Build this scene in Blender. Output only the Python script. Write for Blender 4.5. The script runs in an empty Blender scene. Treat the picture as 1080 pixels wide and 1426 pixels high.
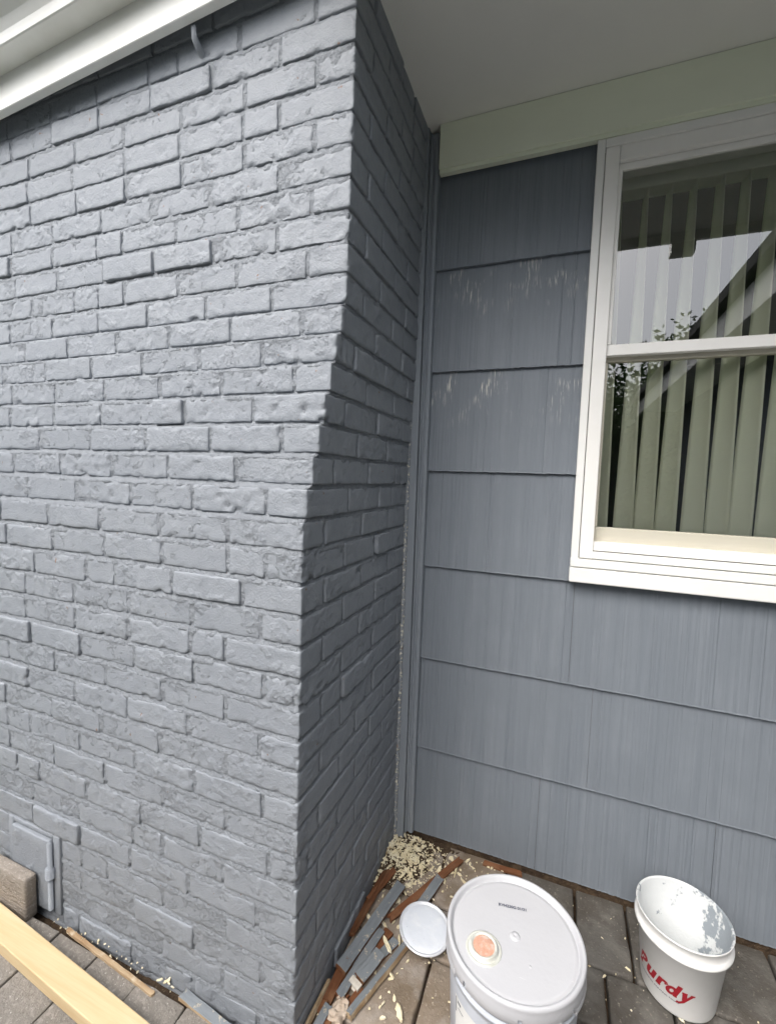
import bpy, math, random
from mathutils import Vector, Matrix, noise
random.seed(7)
R = random.Random(11)
scene = bpy.context.scene
col = scene.collection
rad = math.radians

# ------------------------------------------------------------------ camera
cam_d = bpy.data.cameras.new('camera')
cam = bpy.data.objects.new('camera', cam_d); col.objects.link(cam)
yaw, pit, rol = rad(21.102), rad(4.4913), rad(1.8743)
Fv = Vector((-math.sin(yaw)*math.cos(pit), math.cos(yaw)*math.cos(pit), -math.sin(pit)))
Rv = Vector((math.cos(yaw), math.sin(yaw), 0)); Uv = Rv.cross(Fv)
Rr = math.cos(rol)*Rv + math.sin(rol)*Uv; Ur = -math.sin(rol)*Rv + math.cos(rol)*Uv
M = Matrix((Rr, Ur, -Fv)).transposed().to_4x4(); M.translation = Vector((0.538, -1.601, 1.411))
cam.matrix_world = M
cam_d.sensor_fit = 'VERTICAL'; cam_d.sensor_height = 36; cam_d.sensor_width = 36
cam_d.lens = 36*623.88/1426
cam_d.clip_start = 0.02; cam_d.clip_end = 500
scene.camera = cam

# ------------------------------------------------------------------ light
SUN_EL, SUN_AZ = 49, 250          # azimuth of the sun, degrees counter-clockwise from +X
w = bpy.data.worlds.new('World'); scene.world = w; w.use_nodes = True
nt = w.node_tree; bg = nt.nodes['Background']
sky = nt.nodes.new('ShaderNodeTexSky'); sky.sky_type = 'NISHITA'; sky.sun_disc = False
sky.sun_elevation = rad(SUN_EL); sky.sun_rotation = rad(90-SUN_AZ)
sky.air_density = 1.0; sky.dust_density = 4.0; sky.ozone_density = 1.0
hs = nt.nodes.new('ShaderNodeHueSaturation'); hs.inputs['Saturation'].default_value = .45      # thin white overcast
nt.links.new(sky.outputs[0], hs.inputs['Color']); nt.links.new(hs.outputs[0], bg.inputs[0]); bg.inputs[1].default_value = 0.15
sl = bpy.data.lights.new('sun', 'SUN'); sl.energy = .92; sl.angle = rad(60); sl.color = (1, .97, .93)
so = bpy.data.objects.new('sun', sl); col.objects.link(so)
sd = Vector((math.cos(rad(SUN_AZ))*math.cos(rad(SUN_EL)), math.sin(rad(SUN_AZ))*math.cos(rad(SUN_EL)), math.sin(rad(SUN_EL))))
so.rotation_euler = sd.to_track_quat('Z', 'Y').to_euler(); so.location = sd*20
vs = scene.view_settings
vs.view_transform = 'Standard'; vs.look = 'None'; vs.gamma = 1; vs.use_curve_mapping = False
vs.exposure = 1.4

# ------------------------------------------------------------------ materials
def mat(name, base, rough=.6, spec=.4, var=None, bump=(), metallic=0, extra=None):
    """base colour; var=(scale, amount, second colour); bump = list of (scale xyz or number, distance, detail)"""
    m = bpy.data.materials.new(name); m.use_nodes = True
    t = m.node_tree; b = t.nodes['Principled BSDF']
    b.inputs['Base Color'].default_value = (*base, 1); b.inputs['Roughness'].default_value = rough
    b.inputs['Specular IOR Level'].default_value = spec; b.inputs['Metallic'].default_value = metallic
    tc = t.nodes.new('ShaderNodeTexCoord'); geo = t.nodes.new('ShaderNodeNewGeometry')
    src = tc.outputs['Object'] if 'wood' in name else geo.outputs['Position']      # split wood keeps its own grain direction
    colsock = None
    def nz(scale, detail=4, rgh=.6):
        mp = t.nodes.new('ShaderNodeMapping'); t.links.new(src, mp.inputs[0])
        s = scale if isinstance(scale, tuple) else (scale,)*3
        mp.inputs['Scale'].default_value = s
        n = t.nodes.new('ShaderNodeTexNoise'); n.inputs['Scale'].default_value = 1; n.inputs['Detail'].default_value = detail
        n.inputs['Roughness'].default_value = rgh
        t.links.new(mp.outputs[0], n.inputs[0]); return n.outputs[0]
    def ramp(sock, lo, hi):
        r = t.nodes.new('ShaderNodeMapRange'); r.inputs[1].default_value = lo; r.inputs[2].default_value = hi
        t.links.new(sock, r.inputs[0]); return r.outputs[0]
    def mix(fac, a, bcol):
        x = t.nodes.new('ShaderNodeMix'); x.data_type = 'RGBA'
        if hasattr(fac, 'links'): t.links.new(fac, x.inputs[0])
        else: x.inputs[0].default_value = fac
        for i, v in ((6, a), (7, bcol)):
            if hasattr(v, 'links'): t.links.new(v, x.inputs[i])
            else: x.inputs[i].default_value = (*v, 1)
        return x.outputs[2]
    c = base
    for v in (var or []):
        sc, lo, hi, c2 = v[:4]
        c = mix(ramp(nz(sc, v[4] if len(v) > 4 else 5), lo, hi), c, c2)
    if extra: c = extra(t, tc, nz, ramp, mix, c, b)
    if hasattr(c, 'links'): t.links.new(c, b.inputs['Base Color'])
    prev = None
    for sc, dist, det, *msk in bump:
        hgt = nz(sc, det)
        if msk:                                        # relief only in patches
            mm = t.nodes.new('ShaderNodeMath'); mm.operation = 'MULTIPLY'
            t.links.new(hgt, mm.inputs[0]); t.links.new(ramp(nz(msk[0], 3), msk[1], msk[2]), mm.inputs[1]); hgt = mm.outputs[0]
        bn = t.nodes.new('ShaderNodeBump'); bn.inputs['Strength'].default_value = 1; bn.inputs['Distance'].default_value = dist
        t.links.new(hgt, bn.inputs['Height'])
        if prev: t.links.new(prev, bn.inputs['Normal'])
        prev = bn.outputs[0]
    if prev: t.links.new(prev, b.inputs['Normal'])
    return m

GREY = (.238, .258, .284)
def specks(t, tc, nz, ramp, mix, c, b):
    c = mix(ramp(nz(45, 2), .74, .78), c, (.20, .13, .10))       # bare brick showing through where the paint missed
    return c
M_BRICK = mat('painted_brick', GREY, .55, .35, [(3, .35, .7, (.262, .282, .306)), (30, .45, .75, (.222, .242, .268)), (120, .70, .76, (.10, .105, .11))],
              [(28, .0016, 3), (95, .008, 6, 9, .54, .70), (170, .0018, 4), (420, .0010, 3)], extra=specks)
M_MORTAR = mat('painted_mortar', (.262, .283, .308), .6, .3, [(5, .35, .7, (.262, .282, .306)), (40, .45, .8, (.235, .255, .28))],
               [(130, .008, 6), (420, .003, 3)], extra=specks)
M_TRIMGREY = mat('grey_trim_paint', (.225, .25, .28), .5, .4, [((20, 20, 2), .4, .7, (.26, .285, .31))], [((90, 90, 6), .0010, 3), (150, .0004, 2)])
def scuff(t, tc, nz, ramp, mix, c, b):
    # white scuffs where the new paint has been scraped off the shake just under the butt above
    s = t.nodes.new('ShaderNodeSeparateXYZ'); t.links.new(tc.outputs['Object'], s.inputs[0])
    def mth(op, a, v):
        n = t.nodes.new('ShaderNodeMath'); n.operation = op
        for i, q in enumerate((a, v)):
            if hasattr(q, 'links'): t.links.new(q, n.inputs[i])
            else: n.inputs[i].default_value = q
        return n.outputs[0]
    streak = ramp(nz((190, 190, 14), 4), .53, .64)
    patch = ramp(nz((11, 11, 9), 2), .50, .64)
    up = ramp(s.outputs[2], .15, .30)
    return mix(mth('MULTIPLY', mth('MULTIPLY', streak, patch), up), c, (.66, .65, .60))
SID = [((140, 140, 2.2), .35, .68, (.155, .178, .206)), ((34, 34, .8), .4, .7, (.205, .228, .256)), (4, .35, .7, (.168, .19, .216))]
M_SIDING = mat('striated_siding_paint', (.182, .205, .233), .55, .35, SID, [((420, 420, 5), .0009, 4)])
M_SIDING_W = mat('striated_siding_paint_scuffed', (.182, .205, .233), .55, .35, SID, [((420, 420, 5), .0009, 4)], extra=scuff)
M_WHITE = mat('white_trim_paint', (.84, .84, .81), .45, .4, [((6, 6, 3), .4, .75, (.79, .79, .76))], [((60, 60, 60), .0006, 4)])
M_VINYL = mat('white_vinyl', (.86, .85, .82), .35, .45, [(8, .45, .8, (.82, .81, .77))], [(90, .0003, 2)])
M_SOFFIT = mat('soffit_paint', (.82, .82, .78), .6, .3, [(2.5, .3, .7, (.78, .78, .74))], [(90, .0006, 3)])
M_FRIEZE = mat('frieze_paint', (.84, .88, .72), .55, .3, [((3, 3, 6), .35, .7, (.80, .84, .68))], [((20, 90, 90), .0006, 3)])
M_GUTTER = mat('gutter_paint', (.84, .84, .80), .35, .5, [((4, 4, 9), .4, .8, (.70, .69, .63))], [(60, .0004, 3)])
M_VANE = mat('blind_vane', (.70, .70, .61), .55, .3, None, [((40, 40, 300), .0004, 2)])
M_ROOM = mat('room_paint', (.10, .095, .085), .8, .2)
M_SHINGLE = mat('roof_shingle', (.06, .06, .06), .9, .2, [(60, .4, .7, (.1, .1, .1))])
M_CAULK = mat('caulk', (.25, .27, .29), .6, .3, [(110, .55, .60, (.66, .62, .52)), (75, .62, .66, (.20, .13, .09))], [(120, .002, 4)])
M_PLASTIC = mat('white_plastic', (.46, .465, .485), .38, .45, [(9, .5, .8, (.46, .47, .49)), (70, .70, .74, (.45, .46, .47)), ((14, 90, 14), .69, .73, (.58, .59, .60))], [(120, .0003, 3), (14, .0012, 3)])
M_TUB = mat('greyish_tub_plastic', (.50, .53, .58), .38, .4, [((10, 10, 3), .4, .7, (.42, .45, .50)), ((25, 25, 6), .64, .68, (.33, .36, .39))], [(60, .0005, 3)])
def pail_smears(t, tc, nz, ramp, mix, c, b):
    s = t.nodes.new('ShaderNodeSeparateXYZ'); t.links.new(tc.outputs['Object'], s.inputs[0])
    mk = t.nodes.new('ShaderNodeMath'); mk.operation = 'MULTIPLY'
    mk.operation = 'ADD'; m2 = t.nodes.new('ShaderNodeMath'); m2.operation = 'MULTIPLY'; m2.inputs[1].default_value = .16
    t.links.new(ramp(s.outputs[0], -.05, .06), m2.inputs[0]); t.links.new(nz((15, 15, 11), 5, .62), mk.inputs[0]); t.links.new(m2.outputs[0], mk.inputs[1])
    return mix(ramp(mk.outputs[0], .645, .675), c, (.25, .28, .305))
M_PAIL = mat('pail_plastic', (.78, .78, .77), .45, .4, [(8, .45, .8, (.72, .72, .70)), ((22, 22, 7), .68, .71, (.36, .385, .40))], [(80, .0004, 3)])
M_PAILIN = mat('pail_inside_painted', (.62, .64, .64), .45, .4, [(9, .4, .8, (.55, .57, .58))], [(50, .002, 4)], extra=pail_smears)
M_WETPAINT = mat('leftover_grey_paint', (.46, .50, .53), .35, .45, [(12, .4, .7, (.55, .58, .60))], [(20, .003, 3)])
M_CAP = mat('spout_cap', (.52, .53, .49), .4, .4, [(40, .5, .8, (.44, .44, .38))], [(90, .0005, 3)])
M_SALMON = mat('dried_salmon_paint', (.55, .32, .235), .6, .3, [(60, .5, .62, (.62, .50, .43)), (25, .4, .7, (.50, .26, .18))], [(90, .002, 4)])
M_RED = mat('red_print', (.30, .014, .024), .4, .4)
M_INK = mat('dark_ink', (.05, .06, .10), .5, .3)
M_LABEL = mat('paper_label', (.66, .66, .64), .6, .3)
M_TIN = mat('paint_can_lid_dried_paint', (.66, .70, .76), .45, .4, [(30, .5, .7, (.72, .75, .79)), (90, .69, .73, (.18, .2, .3))], [(25, .001, 3)])
M_RIM = mat('bare_metal_rim', (.70, .72, .76), .4, .5, metallic=.2, bump=[(60, .0006, 2)])
M_PAVE = mat('grey_paver', (.23, .21, .185), .85, .25, [(6, .35, .7, (.18, .165, .145)), (70, .50, .70, (.31, .285, .255)), (190, .62, .68, (.46, .44, .41)), (25, .6, .75, (.14, .12, .10))], [(40, .004, 5), (220, .003, 4)])
M_SLATE = mat('weathered_paver', (.115, .108, .097), .7, .35, [(5, .4, .65, (.075, .066, .055)), (14, .5, .7, (.155, .145, .13)), (120, .60, .7, (.23, .21, .175))], [(16, .006, 5), (160, .0018, 4)])
M_SLATEB = mat('brown_stained_paver', (.27, .225, .18), .75, .3, [(5, .4, .65, (.18, .14, .10)), (14, .5, .7, (.31, .275, .24)), (120, .60, .7, (.38, .33, .27))], [(16, .006, 5), (160, .0018, 4)])
M_SOIL = mat('soil', (.055, .038, .026), .95, .1, [(40, .4, .7, (.10, .07, .045)), (150, .6, .72, (.20, .16, .11))], [(30, .015, 6), (150, .004, 4)])
M_LAWN = mat('lawn', (.09, .15, .05), .9, .1, [(3, .3, .7, (.11, .17, .06))], [(90, .03, 4)])
M_CHIP = mat('chips', (.74, .65, .44), .8, .2, [(40, .45, .7, (.78, .73, .58)), (25, .62, .7, (.50, .38, .22))], [(150, .002, 3)])
M_WOODB = mat('weathered_brown_wood', (.18, .072, .032), .75, .25, [((60, 6, 60), .4, .7, (.10, .045, .022)), (12, .5, .8, (.24, .13, .07))], [((180, 14, 180), .002, 4)])
M_WOODG = mat('grey_painted_wood', (.20, .22, .235), .6, .3, [((50, 9, 50), .45, .75, (.14, .155, .17)), (60, .62, .68, (.42, .38, .30)), (26, .68, .73, (.20, .10, .05))], [((150, 20, 150), .0015, 4)])
M_WOODT = mat('tan_splintered_wood', (.40, .30, .19), .75, .25, [((60, 8, 60), .4, .7, (.27, .17, .09)), (30, .55, .75, (.50, .43, .32))], [((180, 16, 180), .002, 4)])
M_PINE = mat('fresh_pine_lumber', (.60, .47, .28), .6, .3, [((3, 70, 70), .4, .65, (.55, .41, .23)), ((2, 25, 25), .55, .75, (.63, .51, .33))], [((6, 160, 160), .0006, 3)])
M_BLOCK = mat('concrete_block', (.30, .265, .225), .85, .25, [((12, 12, 60), .35, .7, (.22, .19, .16)), (150, .55, .68, (.40, .37, .33)), (25, .6, .75, (.20, .17, .14))], [((30, 30, 110), .006, 5), (240, .0025, 4)])
M_RUST = mat('rusty_nail', (.20, .15, .13), .8, .3, [(60, .4, .7, (.30, .31, .33))], [(80, .002, 3)])
M_LEAF = mat('tree_leaf', (.06, .11, .03), .6, .3, [(1.5, .35, .7, (.09, .14, .045))])
M_BARK = mat('tree_bark', (.09, .07, .05), .9, .1, None, [((20, 20, 4), .02, 4)])

t_ = M_VANE.node_tree; b_ = t_.nodes['Principled BSDF']; b_.inputs['Base Color'].default_value = (.90, .90, .80, 1)
tl0 = t_.nodes.new('ShaderNodeBsdfTranslucent'); tl0.inputs[0].default_value = (.90, .90, .76, 1); mx0 = t_.nodes.new('ShaderNodeMixShader'); mx0.inputs[0].default_value = .5
t_.links.new(b_.outputs[0], mx0.inputs[1]); t_.links.new(tl0.outputs[0], mx0.inputs[2]); t_.links.new(mx0.outputs[0], t_.nodes['Material Output'].inputs[0])
def glass():
    m = bpy.data.materials.new('window_glass'); m.use_nodes = True; t = m.node_tree; t.nodes.clear()
    o = t.nodes.new('ShaderNodeOutputMaterial'); mx = t.nodes.new('ShaderNodeMixShader')
    tr = t.nodes.new('ShaderNodeBsdfTransparent'); tr.inputs[0].default_value = (.93, .955, .935, 1)
    gl = t.nodes.new('ShaderNodeBsdfGlossy'); gl.inputs['Roughness'].default_value = .0
    fr = t.nodes.new('ShaderNodeFresnel'); fr.inputs[0].default_value = 1.55
    ml = t.nodes.new('ShaderNodeMath'); ml.operation = 'MULTIPLY_ADD'; ml.inputs[1].default_value = 2.2; ml.inputs[2].default_value = .05
    t.links.new(fr.outputs[0], ml.inputs[0]); t.links.new(ml.outputs[0], mx.inputs[0])
    t.links.new(tr.outputs[0], mx.inputs[1]); t.links.new(gl.outputs[0], mx.inputs[2]); t.links.new(mx.outputs[0], o.inputs[0])
    return m
M_GLASS = glass()

# ------------------------------------------------------------------ helpers
WL = {}
def base_of(p): return WL.get(p, Vector((0, 0, 0))) if p else Vector((0, 0, 0))
def obj(name, v, f, m, parent=None, smooth=False, origin=None, kind=None):
    """one mesh object; v in world coordinates; origin = world place of the object's own origin"""
    pb = base_of(parent); og = Vector(origin) if origin is not None else (pb if parent else Vector((0, 0, 0)))
    me = bpy.data.meshes.new(name)
    me.from_pydata([tuple(Vector(p)-og) for p in v], [], f)
    if smooth: me.polygons.foreach_set('use_smooth', [True]*len(me.polygons))
    me.materials.append(m); me.validate(); me.update()
    o = bpy.data.objects.new(name, me); col.objects.link(o)
    o.parent = parent; o.location = og-pb; WL[o] = og
    if kind: o['kind'] = kind
    return o
def thing(name, label, cat, loc, group=None):
    o = bpy.data.objects.new(name, None); col.objects.link(o); o.location = loc; WL[o] = Vector(loc)
    o.empty_display_size = .05
    return tag(o, label, cat, group)
def tag(o, label, cat, group=None):
    o['label'] = label; o['category'] = cat
    if group: o['group'] = group
    return o
class MB:
    def __init__(s): s.v = []; s.f = []
    def add(s, v, f):
        n = len(s.v); s.v += [Vector(p) for p in v]; s.f += [tuple(i+n for i in q) for q in f]; return s
    def box(s, x0, x1, y0, y1, z0, z1, b=0.0):
        """box with chamfered edges"""
        if b <= 0:
            v = [(x, y, z) for x in (x0, x1) for y in (y0, y1) for z in (z0, z1)]
            return s.add(v, [(0, 1, 3, 2), (4, 6, 7, 5), (0, 4, 5, 1), (2, 3, 7, 6), (0, 2, 6, 4), (1, 5, 7, 3)])
        v, f = rbox([x0, x1], [y0, y1], [z0, z1], b); return s.add(v, f)
    def make(s, name, m, parent=None, **k): return obj(name, s.v, s.f, m, parent, **k)
def rbox(X, Y, Z, r, nx=1, ny=1, nz=1):
    """rounded box as a surface lattice"""
    def ax(a, n):
        a0, a1 = a; rr = min(r, (a1-a0)*.45)
        return [a0] + [a0+rr+(a1-a0-2*rr)*i/n for i in range(n+1)] + [a1]
    A = [ax(X, nx), ax(Y, ny), ax(Z, nz)]; N = [len(q) for q in A]
    idx = {}; v = []; f = []
    def vid(i, j, k):
        if (i, j, k) not in idx:
            p = Vector((A[0][i], A[1][j], A[2][k]))
            lo = Vector((A[0][1], A[1][1], A[2][1])); hi = Vector((A[0][-2], A[1][-2], A[2][-2]))
            q = Vector([min(max(p[c], lo[c]), hi[c]) for c in range(3)]); d = p-q
            nzr = [abs(d[c]) for c in range(3) if abs(d[c]) > 1e-9]
            if len(nzr) > 1: d = d.normalized()*min(nzr); p = q+d
            idx[(i, j, k)] = len(v); v.append(p)
        return idx[(i, j, k)]
    for i in range(N[0]-1):
        for j in range(N[1]-1):
            f.append((vid(i, j, 0), vid(i, j+1, 0), vid(i+1, j+1, 0), vid(i+1, j, 0)))
            f.append((vid(i, j, N[2]-1), vid(i+1, j, N[2]-1), vid(i+1, j+1, N[2]-1), vid(i, j+1, N[2]-1)))
    for i in range(N[0]-1):
        for k in range(N[2]-1):
            f.append((vid(i, 0, k), vid(i+1, 0, k), vid(i+1, 0, k+1), vid(i, 0, k+1)))
            f.append((vid(i, N[1]-1, k), vid(i, N[1]-1, k+1), vid(i+1, N[1]-1, k+1), vid(i+1, N[1]-1, k)))
    for j in range(N[1]-1):
        for k in range(N[2]-1):
            f.append((vid(0, j, k), vid(0, j, k+1), vid(0, j+1, k+1), vid(0, j+1, k)))
            f.append((vid(N[0]-1, j, k), vid(N[0]-1, j+1, k), vid(N[0]-1, j+1, k+1), vid(N[0]-1, j, k+1)))
    return v, f
def lathe(prof, cx, cy, n=64, closed=False):
    """profile [(radius, z)] turned about a vertical axis"""
    v = []; f = []; L = len(prof)
    for i in range(n):
        a = 2*math.pi*i/n
        for r, z in prof: v.append((cx+r*math.cos(a), cy+r*math.sin(a), z))
    for i in range(n):
        j = (i+1) % n
        for k in range(L-1):
            f.append((i*L+k, j*L+k, j*L+k+1, i*L+k+1))
    return v, f
def prism(pts, axis, a, b):
    """closed polygon pts in the plane across axis, swept from a to b"""
    n = len(pts); v = []
    for t in (a, b):
        for p in pts:
            q = [p[0], p[1]]; q.insert(axis, t); v.append(tuple(q))
    f = [(i, (i+1) % n, n+(i+1) % n, n+i) for i in range(n)] + [tuple(range(n))[::-1], tuple(range(n, 2*n))]
    return v, f
nse = lambda p, s, o=0: noise.noise(Vector((p[0]*s+o, p[1]*s+o*1.7, p[2]*s-o)))

# ------------------------------------------------------------------ the ground
g = obj('ground', [(-60, -60, -.06), (60, -60, -.06), (60, 60, -.06), (-60, 60, -.06)], [(0, 1, 2, 3)], M_LAWN); g['kind'] = 'structure'
bed = [(x, y) for y in [-1.75+i*.05 for i in range(37)] for x in [-1.7+i*.05 for i in range(71)]]
bv = [(x, y, -.032+.008*nse((x, y, 0), 7)+.006*nse((x, y, 3), 25)) for x, y in bed]
bf = [(r*71+c, r*71+c+1, r*71+72+c, r*71+71+c) for r in range(36) for c in range(70)]
patio = obj('patio', bv, bf, M_SOIL, smooth=True); patio['kind'] = 'structure'

wk = obj('bounce_slab', [(-9, -4.1, -.012), (2.1, -4.1, -.012), (2.1, -1.755, -.012), (-9, -1.755, -.012)], [(0, 1, 2, 3)], mat('pale_bounce_tone', (.42, .41, .38), .85, .2, [(4, .35, .7, (.36, .35, .32)), (80, .55, .75, (.48, .47, .44))], [(120, .002, 4)])); wk['kind'] = 'structure'  # unseen pale slab added to bounce light up onto soffit and frieze
def paver(x0, x1, y0, y1, m, seed, top=0.0, gap=.003, rd=.006):
    r = random.Random(seed)
    x0 += gap+r.uniform(0, .002); x1 -= gap+r.uniform(0, .002); y0 += gap; y1 -= gap+r.uniform(0, .002)
    v, f = rbox([x0, x1], [y0, y1], [-.05, top+r.uniform(-.002, .002)], rd, 6, 6, 1)
    tx, ty = r.uniform(-.006, .006), r.uniform(-.006, .006); c = Vector(((x0+x1)/2, (y0+y1)/2, 0))
    o2 = seed*.37
    v = [Vector((p.x+.003*nse(p, 22, o2), p.y+.003*nse(p, 22, o2+5), p.z+((p.x-c.x)*tx+(p.y-c.y)*ty+.0022*nse(p, 18, o2+9) if p.z > -.02 else 0))) for p in v]
    obj('paver', v, f, m, patio, smooth=True, origin=c)
sd_ = 0
# soldier course along the chimney
xs = [-1.63+.1655*i for i in range(9)] + [-.306+.1655*i for i in range(0)]
for ri, (y0, y1) in enumerate(((-1.005, -.772), (-1.24, -1.005), (-1.475, -1.24))):
    for i in range(10):
        sd_ += 1
        x0 = -1.628+.1655*i + (.08 if ri == 1 else 0)
        if x0+.1655 > .03: continue
        if ri == 1 and i == 0: paver(x0-.0855, x0, y0, y1, M_PAVE, 700, gap=.0012, rd=.003)
        paver(x0, x0+.1655, y0, y1, M_PAVE, sd_, gap=.0012, rd=.003)
rows = [((-.24, .022), [.045, .21, .43, .66, .815, 1.0, 1.2, 1.42, 1.6]),
        ((-.40, -.24), [.01, .19, .45, .735, .9, 1.13, 1.36, 1.6]),
        ((-.64, -.40), [.01, .26, .50, .66, .88, 1.1, 1.27, 1.6]),
        ((-.80, -.64), [.012, .17, .42, .60, .80, 1.02, 1.2, 1.42, 1.6]),
        ((-1.04, -.80), [-.135, .1, .34, .5, .74, .98, 1.2, 1.42, 1.6]),
        ((-1.24, -1.04), [-.055, .17, .41, .63, .8, 1.02, 1.25, 1.6]),
        ((-1.5, -1.24), [-.135, .14, .34, .56, .78, 1.0, 1.24, 1.6])]
for (y0, y1), js in rows:
    for a, b in zip(js, js[1:]):
        sd_ += 1
        paver(a, b, y0, y1, M_SLATEB if a < .4 else M_SLATE, sd_, top=-.002)

# ------------------------------------------------------------------ brick chimney
COURSE = .074037; Z0 = 2.1965
def zk(k): return Z0-k*COURSE
def Dk(k):                                   # how far the front face stands out at course k (between joint k and k+1)
    t = min(max((k+.5-4.6)/7.6, 0), 1); return .592+t*(.742-.592)
def Xk(k):
    z = zk(k+.5)
    return .004 if z < 1.3 else .004+(z-1.3)/.53*.018 if z < 1.83 else .022+(z-1.83)*.013
chimney = thing('brick_chimney', 'grey painted brick chimney with stepped shoulder beside the siding wall', 'chimney', (-.75, -.37, -.04))
K0, K1 = -6, 30
brick_specs = []
for k in range(K0, K1):
    r = random.Random(100+k); zb, zt = zk(k+1)+.0055, zk(k)-.0055
    D, X = Dk(k), Xk(k)
    long_front = k % 2 == 0
    cf = (.205 if long_front else .100)+r.uniform(-.008, .008)
    if r.random() < .12: cf *= .8
    cs = .098 if long_front else .205
    brick_specs.append((k, 'corner', X-cf, X, -D, -D+cs, zb, zt))
    x = X-cf-.010
    while x > -1.50:
        L = .205+r.uniform(-.009, .009)
        if r.random() < .09: L = .10
        brick_specs.append((k, 'front', x-L, x, -D, -D+.055, zb, zt)); x -= L+.010+r.uniform(-.002, .003)
    y = -D+cs+.010
    while y < -.01:
        L = .205+r.uniform(-.008, .008)
        if r.random() < .12: L = .10
        y1 = min(y+L, .03)
        if y1-y > .02: brick_specs.append((k, 'side', X-.055, X, y, y1, zb, zt))
        y = y1+.010
def clip_door(b):
    k, t, x0, x1, y0, y1, z0, z1 = b
    if t != 'front' or z0 > .26: return b
    if x0 > -1.09 and x1 < -.832: return None
    if x0 < -.832 < x1: x0 = -.832
    elif x0 < -1.09 < x1: x1 = -1.09
    return (k, t, x0, x1, y0, y1, z0, z1) if x1-x0 > .015 else None
brick_specs = [q for q in map(clip_door, brick_specs) if q]
camp = cam.matrix_world.translation
def show(b):
    _, t, x0, x1, y0, y1, z0, z1 = b
    c = Vector(((x0+x1)/2, (y0+y1)/2, (z0+z1)/2)); d = c-camp
    if t == 'side': a = (y1-y0)*abs(d.x)
    elif t == 'front': a = (x1-x0)*abs(d.y)
    else: a = (x1-x0)*abs(d.y)+(y1-y0)*abs(d.x)
    ok = d.dot(Fv) > 0
    px = 540+623.9*d.dot(Rr)/d.dot(Fv); py = 713-623.9*d.dot(Ur)/d.dot(Fv)
    inn = -60 < px < 1100 and -60 < py < 1490
    return (a/d.length**3) * (1 if inn else .01)
brick_specs.sort(key=show, reverse=True)
rest = MB()
for n_, b in enumerate(brick_specs):
    k, t, x0, x1, y0, y1, z0, z1 = b
    r = random.Random(5000+k*97+int(x0*1000)+int(y0*1000)*3)
    jx = jy = 0; pr = r.gauss(0, .0013)
    if r.random() < .035: pr += .007
    elif r.random() < .05: pr -= .003
    pr = max(min(pr, .010), -.0012)
    rr = r.uniform(.002, .004)
    nx = max(4, int((x1-x0)/.0075)) if t != 'side' else 2
    ny = 2 if t == 'front' else max(4, int((y1-y0)/.0075))
    v, f = rbox([x0, x1], [y0, y1], [z0+r.uniform(-.0015, .0015), z1+r.uniform(-.0015, .0015)], rr, nx, ny, 8)
    c = Vector(((x0+x1)/2, (y0+y1)/2, (z0+z1)/2)); o2 = r.uniform(0, 300)
    tw = r.gauss(0, .006); tl = r.gauss(0, .010); rough = .5+1.7*r.random()**2.5
    out = []
    for p in v:
        d = p-c; ex = (x1-x0)/2; ey = (y1-y0)/2; ez = (z1-z0)/2
        q = Vector(p)
        e = sorted((ex-abs(d.x), ey-abs(d.y), ez-abs(d.z)))[1]           # distance to the nearest edge
        edge = max(0, 1-e/.010)
        chip = max(0, nse(p, 45, o2)-.18)*.012*edge*rough
        wob = .0020*nse(p, 16, o2+7)+.0014*nse(p, 75, o2+20)
        lump = (.0013*nse(p, 18, o2+40)+.0012*nse(p, 65, o2+60)*rough)
        pit_ = max(0, nse(p, 42, o2+90)-.40)*.012*rough
        if t in ('front', 'corner'):
            if d.y < -ey*.5: q.y += lump+chip+pit_-pr+d.x*tw+d.z*tl*.6
        if t in ('side', 'corner'):
            if d.x > ex*.5: q.x -= lump+chip+pit_-pr*(1 if t == 'side' else .4)
        q.z += (wob-chip*.5*(1 if d.z > 0 else -1)) + (d.x+d.y)*tw*.5
        if t == 'front': q.x += wob-chip*.4*(1 if d.x > 0 else -1)
        if t == 'side': q.y += wob
        out.append(q)
    if n_ < 300: obj('brick', out, f, M_BRICK, chimney, smooth=True, origin=c)
    else: rest.add(out, f)
rest.make('distant_bricks', M_BRICK, chimney, smooth=True, kind='stuff')
# painted mortar: one lumpy sheet that wraps the corner
fx = [-1.52+i*.0052 for i in range(294)]
zs_ = []; z = -.04
while z < 2.66: zs_.append(z); z += .00528836
mv = []; mf = []; W_ = None
sy = [i/130 for i in range(131)]
for z in zs_:
    k = math.floor((Z0-z)/COURSE); D, X = Dk(k), Xk(k); row = []
    fr_ = ((Z0-z)/COURSE) % 1; dz = (-fr_ if fr_ < .5 else 1-fr_)*COURSE        # height above the joint's centre line
    wsh = max(-1, min(1, dz/.0055))*.0026 if abs(dz) < .012 else 0                  # struck joint: full at the foot, cut back under the brick above
    flat_ = .0014*max(0, min(1, (.75-z)/.6))
    for x in fx:
        if x > X-.012: x = X-.012
        p = (x, 0, z); h = .0027+wsh-flat_-.0024*nse(p, 11, 3)-.0027*nse(p, 50, 8)-.0022*nse(p, 130, 2)
        row.append((x, -D+max(h, -.0003), z))
    hc = .005+.003*nse((X, 0, z), 40)
    row.append((X-hc, -D+hc, z))
    for s in sy:
        y = -D+.010+(D-.010)*s; p = (0, y, z); h = .0050+wsh-flat_-.0028*nse(p, 11, 5)-.0032*nse(p, 50, 9)-.0026*nse(p, 130, 2)
        row.append((X-max(h, .0002), y, z))
    W_ = len(row); mv += row
for i in range(len(zs_)-1):
    for j in range(W_-1): mf.append((i*W_+j, i*W_+j+1, (i+1)*W_+j+1, (i+1)*W_+j))
obj('mortar', mv, mf, M_MORTAR, chimney, smooth=True)
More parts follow.
